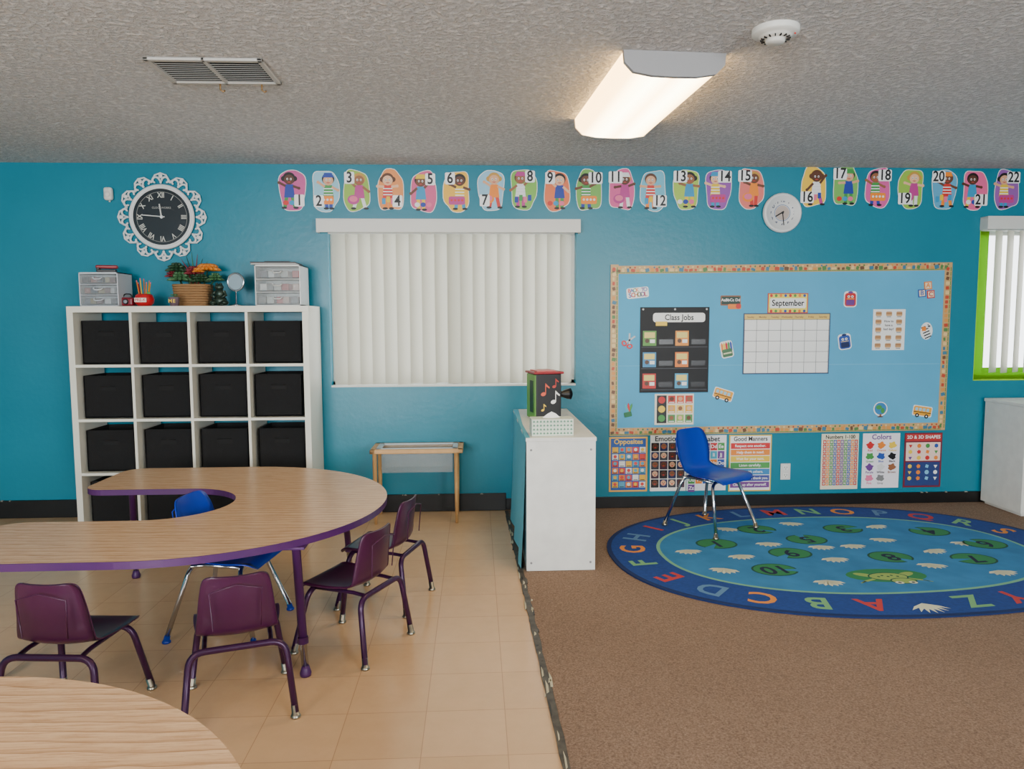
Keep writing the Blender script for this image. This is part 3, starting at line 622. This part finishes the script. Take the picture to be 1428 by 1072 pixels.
b.box((0,-.058,.04),(.075,.006,.028),flatc((245,235,220)),.002);b.text("PRE-K",0,.04,.026,-.0615,RED)
b.sph((.03,-.01,.085),(.018,.004,.009),GRN)
for k in range(7):
    a=k*.9;px,py=.022*math.cos(a),.018*math.sin(a);qx=px*1.9;b.cyl((px,py,.03),(qx,py*1.5,.145+.012*(k%3)),.0035,[ORG,YEL,ORG,RED][k%4],n=6);b.cyl((qx,py*1.5,.145+.012*(k%3)),(qx*1.05,py*1.5,.155+.012*(k%3)),.0035,PNK,n=6)
b.done((-2.135,-.24,SZ+.001))
b=B("succulent_basket");WK=mat("wicker",(150,112,72),.8,bump=.6,bscale=60)
for k in range(9):
    z=.008+k*.016;o=.012*k/9
    pts=[];n_=48
    for i in range(n_):
        a=2*pi*i/n_;cx=abs(math.cos(a))**.45*(1 if math.cos(a)>0 else -1);cy=abs(math.sin(a))**.45*(1 if math.sin(a)>0 else -1);wv_=.003*(1 if (i+k)%2 else -1)
        pts.append(((.098+o+wv_)*cx,(.060+o+wv_)*cy,z))
    b.tube(pts,.009,WK,6,closed=True)
b.box((0,0,.06),(.18,.105,.10),mat("soil",(50,38,28),.9))
def rosette(b,x,y,z,r,m,n=10,lay=3,up=.5):
    for l in range(lay):
        for i in range(n-l*2):
            a=2*pi*i/(n-l*2)+l*.4;el=up*(.25+l*.45);rr=r*(1-.22*l)
            d=Vector((math.cos(a)*math.cos(el),math.sin(a)*math.cos(el),math.sin(el)))
            b.tube([Vector((x,y,z))+d*rr*t+Vector((0,0,.012*l-.25*rr*t*t)) for t in(0,.3,.6,.85,1)],[r*.06,r*.16,r*.18,r*.10,r*.01],m,6)
SUC=mat("succulent_green",(62,105,66),.5);SUR=mat("succulent_red",(120,36,46),.5);SUO=mat("flower_orange",(215,130,40),.5);SUD=mat("leaf_dark",(34,66,40),.5)
rosette(b,-.08,-.0,.18,.085,SUC);rosette(b,.05,-.0,.17,.07,SUD,12);rosette(b,.0,.02,.22,.07,SUR,11);rosette(b,-.10,.0,.24,.075,SUD);rosette(b,.10,0,.25,.085,SUO,14,2,.3);rosette(b,.14,.02,.18,.06,SUC);rosette(b,.05,-.03,.23,.04,SUO,12,2,.3);rosette(b,-.13,.0,.20,.05,SUR)
for k in range(9):
    a=-.9+k*.22;b.tube([(math.sin(a)*.03,.02,.14),(math.sin(a)*.09,.02,.25),(math.sin(a)*.17,.01,.36-.10*abs(a))],[.006,.005,.001],[SUD,SUC,SUR][k%3],5)
for x,z in((-.08,.17),(.10,.24),(.0,.2),(-.10,.23),(.05,.165),(.14,.17)): b.tube([(x*.6,0,.1),(x,0,z)],.005,SUD,5)
b.done((-1.85,-.17,SZ+.001))
b=B("potted_figurine");FP=mat("pot_grey_purple",(105,85,95),.6);b.lathe([(0,0),(.024,0),(.032,.05),(.034,.055),(.027,.055),(.025,.045),(0,.04)],FP);rosette(b,0,0,.055,.032,SUC,8,2)
for t,x in(("M",-.012),("E",.012)): b.text(t,x,.03,.03,-.033,YEL)
b.done((-1.905,-.345,SZ+.001))
b=B("frog_figurine");FG=mat("bronze_green",(42,58,48),.35,metal=.4)
b.sph((0,0,.035),(.046,.036,.035),FG);b.sph((0,0,.08),(.032,.027,.036),FG);b.sph((0,-.005,.122),(.028,.024,.022),FG)
for s in(-1,1): b.sph((s*.035,-.02,.022),(.024,.03,.018),FG);b.sph((s*.013,-.012,.142),.009,FG);b.tube([(s*.028,-.005,.095),(s*.044,-.02,.07),(s*.02,-.034,.055)],[.011,.010,.008],FG,8);b.sph((s*.03,-.045,.010),(.014,.016,.008),FG)
b.done((-1.655,-.24,SZ+.001))
b=B("tabletop_mirror");b.lathe([(0,0),(.04,0),(.04,.006),(.012,.012),(.008,.02),(0,.02)],CHROME);b.cyl((0,0,.01),(0,0,.10),.005,CHROME)
b.tube([(.055*math.cos(a),0,.155+.055*math.sin(a)) for a in [2*pi*i/32 for i in range(32)]],.007,CHROME,8,closed=True);b.slab(ell(0,.155,.053,n=32),-.003,.003,mat("mirror_glass",(210,214,220),.35,metal=1))
b.done((-1.545,-.26,SZ+.001),-.2)
# ------------------------------------------------ sensory table
b=B("sensory_table");x0,x1,ya,yb,zt=-.70,-.09,-.335,-.04,.50
for yy in(ya,yb): b.box(((x0+x1)/2,yy+(.018 if yy==ya else -.018),zt-.014),(x1-x0,.036,.028),WOOD,.005)
for xx in(x0+.018,x1-.018): b.box((xx,(ya+yb)/2,zt-.014),(.036,yb-ya,.028),WOOD,.005)
for xx in(x0+.03,x1-.045):
    for yy in(ya+.02,yb-.02): b.tube([(xx,yy,zt-.02),(xx,yy,.25),(xx,yy,.001)],[.015,.014,.010],WOOD,10)
b.box(((x0+x1)/2,yb-.02,zt-.05),(x1-x0-.08,.018,.04),WOOD,.002)
TR_=mat("tub_rim",(190,200,205),.3)
for a in((x0+.036,x1-.036,ya+.036,ya+.06),(x0+.036,x1-.036,yb-.06,yb-.036),(x0+.036,x0+.07,ya+.036,yb-.036),(x1-.07,x1-.036,ya+.036,yb-.036)): b.bx(a[0],a[1],a[2],a[3],zt-.006,zt+.003,TR_,.002)
b.bx(x0+.07,x1-.07,ya+.05,ya+.053,zt-.16,zt-.006,CLEAR);b.bx(x0+.07,x1-.07,yb-.053,yb-.05,zt-.16,zt-.006,CLEAR);b.bx(x0+.07,x0+.073,ya+.05,yb-.05,zt-.16,zt-.006,CLEAR);b.bx(x1-.073,x1-.07,ya+.05,yb-.05,zt-.16,zt-.006,CLEAR);b.bx(x0+.07,x1-.07,ya+.05,yb-.05,zt-.163,zt-.16,CLEAR)
b.done()
# ------------------------------------------------ white cabinet
CP=mat("cabinet_blue_paper",(88,178,205),.75,bump=.3,bscale=6)
b=B("low_white_cabinet");cx0,cx1,cy0,cy1,cz=.262,.63,-1.31,-.03,.725
b.bx(cx0,cx1,cy0,cy0+.02,.006,cz-.02,WASH,.001);b.bx(cx0,cx1,cy1-.02,cy1,.006,cz-.02,WASH,.001);b.bx(cx0-.004,cx1+.004,cy0-.004,cy1,cz-.02,cz,WASH,.002)
b.bx(cx0,cx0+.006,cy0+.02,cy1-.02,.006,cz-.02,WASH);b.bx(cx0,cx1-.005,cy0+.02,cy1-.02,.03,.048,WASH);b.bx(cx0,cx1-.005,cy0+.02,cy1-.02,.36,.378,WASH);b.bx(cx0,cx1-.005,-.68,-.66,.048,cz-.02,WASH)
for x in(cx0+.025,cx1-.025):
    for z in(.05,.66): b.cyl((x,cy0+.001,z),(x,cy0-.003,z),.006,GREY,n=10)
vs=[];n_=14
for i in range(n_+1):
    yy=cy0-.002+(cy1-cy0-.01)*i/n_
    for z,o in((.02,.028),(.25,.016),(.5,.007),(.70,.002),(cz+.0015,.003)): vs.append((cx0-.002-o*(1 +.4*math.sin(i*1.3)),yy,z))
b.add(vs,[(i*5+k,i*5+k+1,i*5+6+k,i*5+5+k) for i in range(n_) for k in range(4)],CP,True)
b.poly([(cx0-.006,cy0-.002),(cx0+.02,cy0-.002),(cx0+.012,cy0+.5),(cx0+.03,cy1-.02),(cx0-.006,cy1-.02)],cz+.0015,CP,'xy')
b.done()
b=B("tissue_box");TB=mat("tissue_pattern",(215,226,212),.6);bx,by,bz=.225,.12,.09
b.box((0,0,bz/2),(bx,by,bz),TB,.002)
LG=flatc((95,145,118))
for i in range(12):
    for j in range(4):
        x=-bx/2+.012+i*.0182;z=.012+j*.021;b.poly([(x-.007,z),(x,z+.010),(x+.007,z),(x,z-.003)],-by/2-.0008,LG)
b.poly(ell(0,0,.06,.025),bz+.0008,flatc((180,200,190)),'xy')
b.add([(-.05,0,bz),(-.02,.012,bz+.02),(0,-.01,bz+.035),(.025,.008,bz+.022),(.05,0,bz),(0,.02,bz),(0,-.02,bz)],[(0,1,5),(1,2,5),(2,3,5),(3,4,5),(0,1,6),(1,2,6),(2,3,6),(3,4,6)],W_,True)
b.done((.405,-1.20,cz+.001),.03)
b=B("music_box_toy");w,d,h=.165,.18,.285
GB=mat("toy_green",(100,155,55),.45);BK=mat("toy_black",(12,12,14),.4);RD=mat("toy_red",(150,30,42),.4)
b.box((0,0,h/2),(w,d,h),BK,.004);b.box((-w/2-.003,0,h/2),(.008,d-.005,h-.01),GB,.003);b.box((0,0,h+.006),(w+.03,d+.02,.014),RD,.005);b.box((-.01,0,h+.016),(w-.04,d-.03,.008),flatc((205,110,110)),.003)
b.box((-w/2-.0075,-.02,h*.5),(.002,.07,h*.7),mat("toy_dkgreen",(30,60,30),.5))
yy=-d/2-.0015
for x,z,m,s in((-.035,.16,flatc((220,90,60)),1.2),(.030,.11,W_,1.25),(-.04,.06,YEL,.7),(.035,.205,flatc((190,60,50)),.9)):
    b.poly(ell(x,z,.014*s,.010*s,12,.3),yy,m);b.poly(line(x+.012*s,z,x+.012*s,z+.055*s,.005),yy,m);b.poly([(x+.010*s,z+.057*s),(x+.034*s,z+.035*s),(x+.032*s,z+.028*s),(x+.012*s,z+.042*s)],yy,m)
b.tube([(w/2,-.02,.15),(w/2+.03,-.02,.15),(w/2+.06,-.02,.15),(w/2+.085,-.02,.15)],[.018,.02,.032,.036],BK,14);b.sph((w/2+.085,-.02,.15),(.012,.03,.03),BK)
b.done((.43,-.52,cz+.001),.22)
# right cabinet
b=B("white_storage_cabinet");b.bx(0,.9,0,.40,.02,.745,WASH,.003);b.bx(-.006,.906,-.008,.404,.745,.768,WASH,.003);b.bx(.02,.88,.02,.38,.001,.02,WASH)
b.bx(.02,.445,-.012,0,.04,.73,WASH,.002);b.bx(.455,.88,-.012,0,.04,.73,WASH,.002);b.sph((.42,-.02,.42),.012,GREY);b.sph((.48,-.02,.42),.012,GREY)
b.done((3.665,-.43,.004))
# ------------------------------------------------ horseshoe tables
def table(loc):
    b=B("horseshoe_table");zt=.53;th=.028;R=.82;g=.29;ex=-.69;ix=-.155
    out=[]
    for i in range(49):
        a=-pi/2+pi*i/48;out.append((R*math.cos(a),R*math.sin(a)))
    c=.10
    def corner(cx,cy,a0,r,n=7): return [(cx+r*math.cos(a0+pi/2*i/n),cy+r*math.sin(a0+pi/2*i/n)) for i in range(n+1)]
    out+=corner(ex+c,R-c,pi/2,c);out+=corner(ex+c,g+c,pi,c)
    for i in range(25):
        a=pi/2-pi*i/24;out.append((ix+g*math.cos(a),g*math.sin(a)))
    out+=corner(ex+c,-g-c,pi/2,c);out+=corner(ex+c,-R+c,pi,c)
    b.slab(out,zt-th,zt-.001,PEDGE,'xy');b.poly([(x,y) for x,y in out],zt,OAK,'xy')
    for x,y in((.55,-.565),(.53,.52),(-.56,.55),(-.56,-.60)):
        sx,sy=(.03,.03) if x>0 else (0,.0);sy=sy*(1 if y>0 else -1)
        b.box((x,y,zt-th-.006),(.08,.08,.01),PEDGE,.002)
        P=lambda z:(x+sx*(1-z/.5),y+sy*(1-z/.5),z)
        b.cyl(P(zt-th-.008),P(.14),.0165,PEDGE);b.cyl(P(.15),P(.125),.020,PEDGE);b.cyl(P(.13),P(.03),.0135,CHROME);b.lathe([(0,.001),(.020,.001),(.022,.014),(.017,.028),(.014,.04),(0,.04)],PEDGE,(x+sx,y+sy,0),16)
    b.done(loc)
table((-1.235,-1.82,0));table((-1.13,-4.28,0))
# ------------------------------------------------ chairs
def purple_chair(x,y,deg):
    b=B("purple_stacking_chair");hs=.285
    prof=[(-.150,.505,.075,.010),(-.149,.500,.096,.014),(-.146,.480,.108,.018),(-.140,.43,.117,.022),(-.130,.37,.124,.022),(-.122,.325,.130,.020),(-.108,.298,.132,.016),(-.07,.284,.132,.012),(.0,.279,.140,.010),(.07,.281,.146,.008),(.125,.286,.146,.004),(.148,.280,.138,0),(.156,.264,.12,0)]
    b.shell(prof,PURP,.007)
    b.tube([(-.075,-.158,.33),(-.082,-.168,.46),(0,-.176,.482),(.082,-.168,.46),(.075,-.158,.33)],.0025,PURP,6)
    r=.0115
    b.tube(fillet([(-.175,-.185,.02),(-.150,-.150,.262),(.150,-.150,.262),(.175,-.185,.02)],.05),r,PURPM,12)
    b.tube(fillet([(-.165,.160,.02),(-.130,.105,.262),(.130,.105,.262),(.165,.160,.02)],.05),r,PURPM,12)
    for s in(-1,1):
        b.tube([(s*.105,-.150,.262),(s*.105,-.09,.268),(s*.105,.105,.265)],.008,PURPM,8)
        for fx,fy,ux,uy in((s*.175,-.185,s*.172,-.181),(s*.165,.160,s*.160,.152)):
            b.cyl((fx,fy,.012),(ux,uy,.045),.0125,STEEL,.012,12);b.lathe([(0,.001),(.017,.001),(.018,.006),(.013,.014),(0,.015)],STEEL,(fx,fy,0),14)
    b.done((x,y,0),math.radians(deg))
purple_chair(-1.375,-2.63,-5);purple_chair(-.845,-2.59,18);purple_chair(-.53,-2.14,65);purple_chair(-.455,-1.66,74)
def blue_chair(x,y,deg,z=0,gl=None,sc=1):
    b=B("blue_school_chair");b.T=Matrix.Scale(sc,4)
    prof=[(-.205,.615,.085,.012),(-.204,.608,.112,.018),(-.200,.585,.136,.026),(-.190,.53,.154,.034),(-.175,.46,.156,.036),(-.160,.41,.146,.032),(-.140,.375,.140,.028),(-.10,.352,.155,.024),(-.03,.342,.178,.020),(.06,.343,.190,.016),(.13,.350,.190,.010),(.170,.350,.182,.004),(.190,.338,.165,0),(.196,.322,.14,0)]
    b.shell(prof,BLUE,.007)
    b.tube([(-.10,-.202,.45),(-.095,-.216,.56),(0,-.224,.585),(.095,-.216,.56),(.10,-.202,.45)],.003,BLUE,6)
    r=.0105
    b.tube(fillet([(-.205,-.205,.02),(-.125,-.125,.318),(.125,-.125,.318),(.205,-.205,.02)],.05),r,CHROME,12)
    b.tube(fillet([(-.205,.195,.02),(-.125,.10,.318),(.125,.10,.318),(.205,.195,.02)],.05),r,CHROME,12)
    for s in(-1,1):
        b.tube([(s*.115,-.125,.318),(s*.115,-.05,.326),(s*.115,.10,.318)],.009,CHROME,8)
        for fy in(-.205,.195):
            sg=-1 if fy<0 else 1;b.cyl((s*.205,fy,.012),(s*.202,fy-sg*.004,.032),.0135,gl or STEEL,.0125,12);b.lathe([(0,.001),(.018,.001),(.019,.008),(.013,.016),(0,.018)],gl or STEEL,(s*.205,fy,0),14)
    b.T=None;b.done((x,y,z),math.radians(deg))
blue_chair(-1.085,-1.925,-98,0,BLUED,.95)
# ------------------------------------------------ rug
CXr,CYr=2.12,-1.065;ROT=math.radians(4)
def sup(a,bb,n=96,e=2.25):
    o=[]
    for i in range(n):
        t=2*pi*i/n;c,s=math.cos(t),math.sin(t);x=a*abs(c)**(2/e)*(1 if c>0 else -1);y=bb*abs(s)**(2/e)*(1 if s>0 else -1)
        o.append((x*math.cos(ROT)-y*math.sin(ROT),x*math.sin(ROT)+y*math.cos(ROT)))
    return o
b=B("alphabet_rug")
RB=mat("rug_navy",(22,62,135),.95,var=.15,vscale=60);RI=mat("rug_blue",(50,122,172),.95,var=.16,vscale=5);RG=mat("rug_green_line",(120,178,140),.95);RE=mat("rug_edge",(14,38,90),.95)
LP=mat("rug_lily_green",(44,126,74),.95);LD=mat("rug_lily_dark",(20,76,58),.95);CR=mat("rug_cream",(222,222,190),.95);RN=mat("rug_ink",(16,30,60),.95)
b.slab(sup(1.37,.97),0,.008,RE,'xy');b.poly(sup(1.345,.945),.0085,RB,'xy');b.poly(sup(1.085,.695),.0088,RG,'xy');b.poly(sup(1.065,.675),.0091,RI,'xy')
path=sup(1.215,.82,720);cum=[0]
for i in range(720): a_,c_=path[i],path[(i+1)%720];cum.append(cum[-1]+math.hypot(c_[0]-a_[0],c_[1]-a_[1]))
tot=cum[-1]
st=min(range(720),key=lambda i:(path[i][0]+.28)**2+(path[i][1]+.81)**2)
cols=[(190,60,60),(120,175,120),(225,140,60),(90,130,170)]
import bisect
slots=list("ABCDEFGHIJKLMNOPQRSTUVWXYZ")+["*"]
for k,ch in enumerate(slots):
    s_=(cum[st]-k*tot/27)%tot;i=min(bisect.bisect(cum,s_)-1,719);px,py=path[i];qx,qy=path[(i+1)%720];ta=math.atan2(qy-py,qx-px)
    rot=ta+pi
    if ch=="*":
        for j in range(7):
            a=rot+pi/2+(-.9+.3*j);b.poly([(px,py),(px+.07*math.cos(a-.15),py+.07*math.sin(a-.15)),(px+.12*math.cos(a),py+.12*math.sin(a)),(px+.07*math.cos(a+.15),py+.07*math.sin(a+.15))],.0094,CR,'xy')
    else: b.text(ch,px,py,.20,.0094,mat("rug_letter_%d"%(k%4),cols[k%4],.95),'xy',rot)
def L_(x,y): return (x-CXr,y-CYr)
for x,y,t in((1.42,-.92,'1'),(1.77,-.64,'2'),(1.99,-.87,'5'),(2.32,-.66,'3'),(2.83,-.75,'4'),(1.78,-1.12,'9'),(2.31,-1.22,'8'),(2.75,-1.28,'7'),(1.58,-1.39,'10'),(3.0,-1.02,'6')):
    u,v=L_(x,y);a=random.uniform(0,6)
    b.poly(ell(u,v,.123,.098,24,a0=a,a1=a+2*pi-.45)+[(u,v)],.0094,LD,'xy');b.poly(ell(u,v,.112,.088,24,a0=a,a1=a+2*pi-.45)+[(u,v)],.0097,LP,'xy');b.text(t,u,v,.16,.0100,RN,'xy',pi+.15)
for x,y in((1.21,-1.05),(1.48,-1.16),(1.73,-.94),(1.32,-1.38),(2.01,-1.02),(2.20,-1.01),(2.45,-.90),(2.61,-1.13),(1.78,-1.59),(1.98,-1.24),(2.46,-1.37),(2.89,-1.0),(1.6,-.62),(2.55,-.62),(2.05,-.52),(2.75,-1.5)):
    u,v=L_(x,y);o=random.uniform(-.4,.4)
    for j in range(7):
        a=-pi/2+o+(-1.1+.37*j);r_=.09
        b.poly([(u,v+.03),(u+.7*r_*math.cos(a-.24),v+.03+.7*r_*math.sin(a-.24)),(u+r_*math.cos(a),v+.03+r_*math.sin(a)),(u+.7*r_*math.cos(a+.24),v+.03+.7*r_*math.sin(a+.24))],.0094,CR,'xy')
u,v=L_(2.12,-1.53);FR=mat("rug_frog",(150,175,90),.95);LDK=LD
b.poly(ell(u-.0,v+.02,.21,.10,24),.0094,LP,'xy')
b.poly(ell(u,v-.0,.105,.06,20),.0097,LDK,'xy');b.poly(ell(u,v,.097,.053,20),.0098,FR,'xy');b.poly(ell(u+.045,v-.065,.068,.042,20),.00985,LDK,'xy');b.poly(ell(u+.045,v-.065,.06,.035,20),.0099,FR,'xy')
for s in(-1,1):
    b.poly(ell(u+s*.11,v+.03,.055,.025,16,s*.5),.0096,FR,'xy');b.poly(ell(u+.045+s*.035,v-.09,.022,.018,12),.0101,CR,'xy');b.poly(ell(u+.045+s*.035,v-.09,.009,n=10),.0104,RN,'xy');b.poly(line(u+s*.07,v-.02,u+s*.15,v-.06,.018),.0096,FR,'xy')
    for t_ in(-1,0,1): b.poly(line(u+s*.15,v-.06,u+s*.175+.012*t_,v-.075-.01*t_*s,.008),.0096,FR,'xy')
for j in range(5): b.poly(ell(u-.05+j*.025,v+.015*(j%2),.008,n=8),.0100,LDK,'xy')
b.done((CXr,CYr,.005))
blue_chair(1.50,-.56,-145,.0145)
# ------------------------------------------------ lights
def area(name,loc,rot,sx,sy,e,col):
    l=bpy.data.lights.new(name,'AREA');l.shape='RECTANGLE';l.size=sx;l.size_y=sy;l.energy=e;l.color=col
    o=bpy.data.objects.new(name,l);o.location=loc;o.rotation_euler=rot;COL.objects.link(o)
area("daylight_1",(-1.7,YF+.05,1.47),(pi/2+.03,0,0),2.1,1.2,260,(.95,.98,1))
area("daylight_2",(2.7,YF+.05,1.47),(pi/2+.03,0,0),2.1,1.2,185,(.95,.98,1))
w=bpy.data.worlds.new("sky");bpy.context.scene.world=w;w.use_nodes=True
w.node_tree.nodes["Background"].inputs[0].default_value=(.92,.96,1,1);w.node_tree.nodes["Background"].inputs[1].default_value=5.5
# ------------------------------------------------ camera
cd=bpy.data.cameras.new("camera");cam=bpy.data.objects.new("camera",cd);COL.objects.link(cam)
cd.sensor_width=36;cd.lens=1030/1428*36;cam.location=(0,-5.15,1.34);cam.rotation_euler=(1.48461,.00399,-.04911)
bpy.context.scene.camera=cam
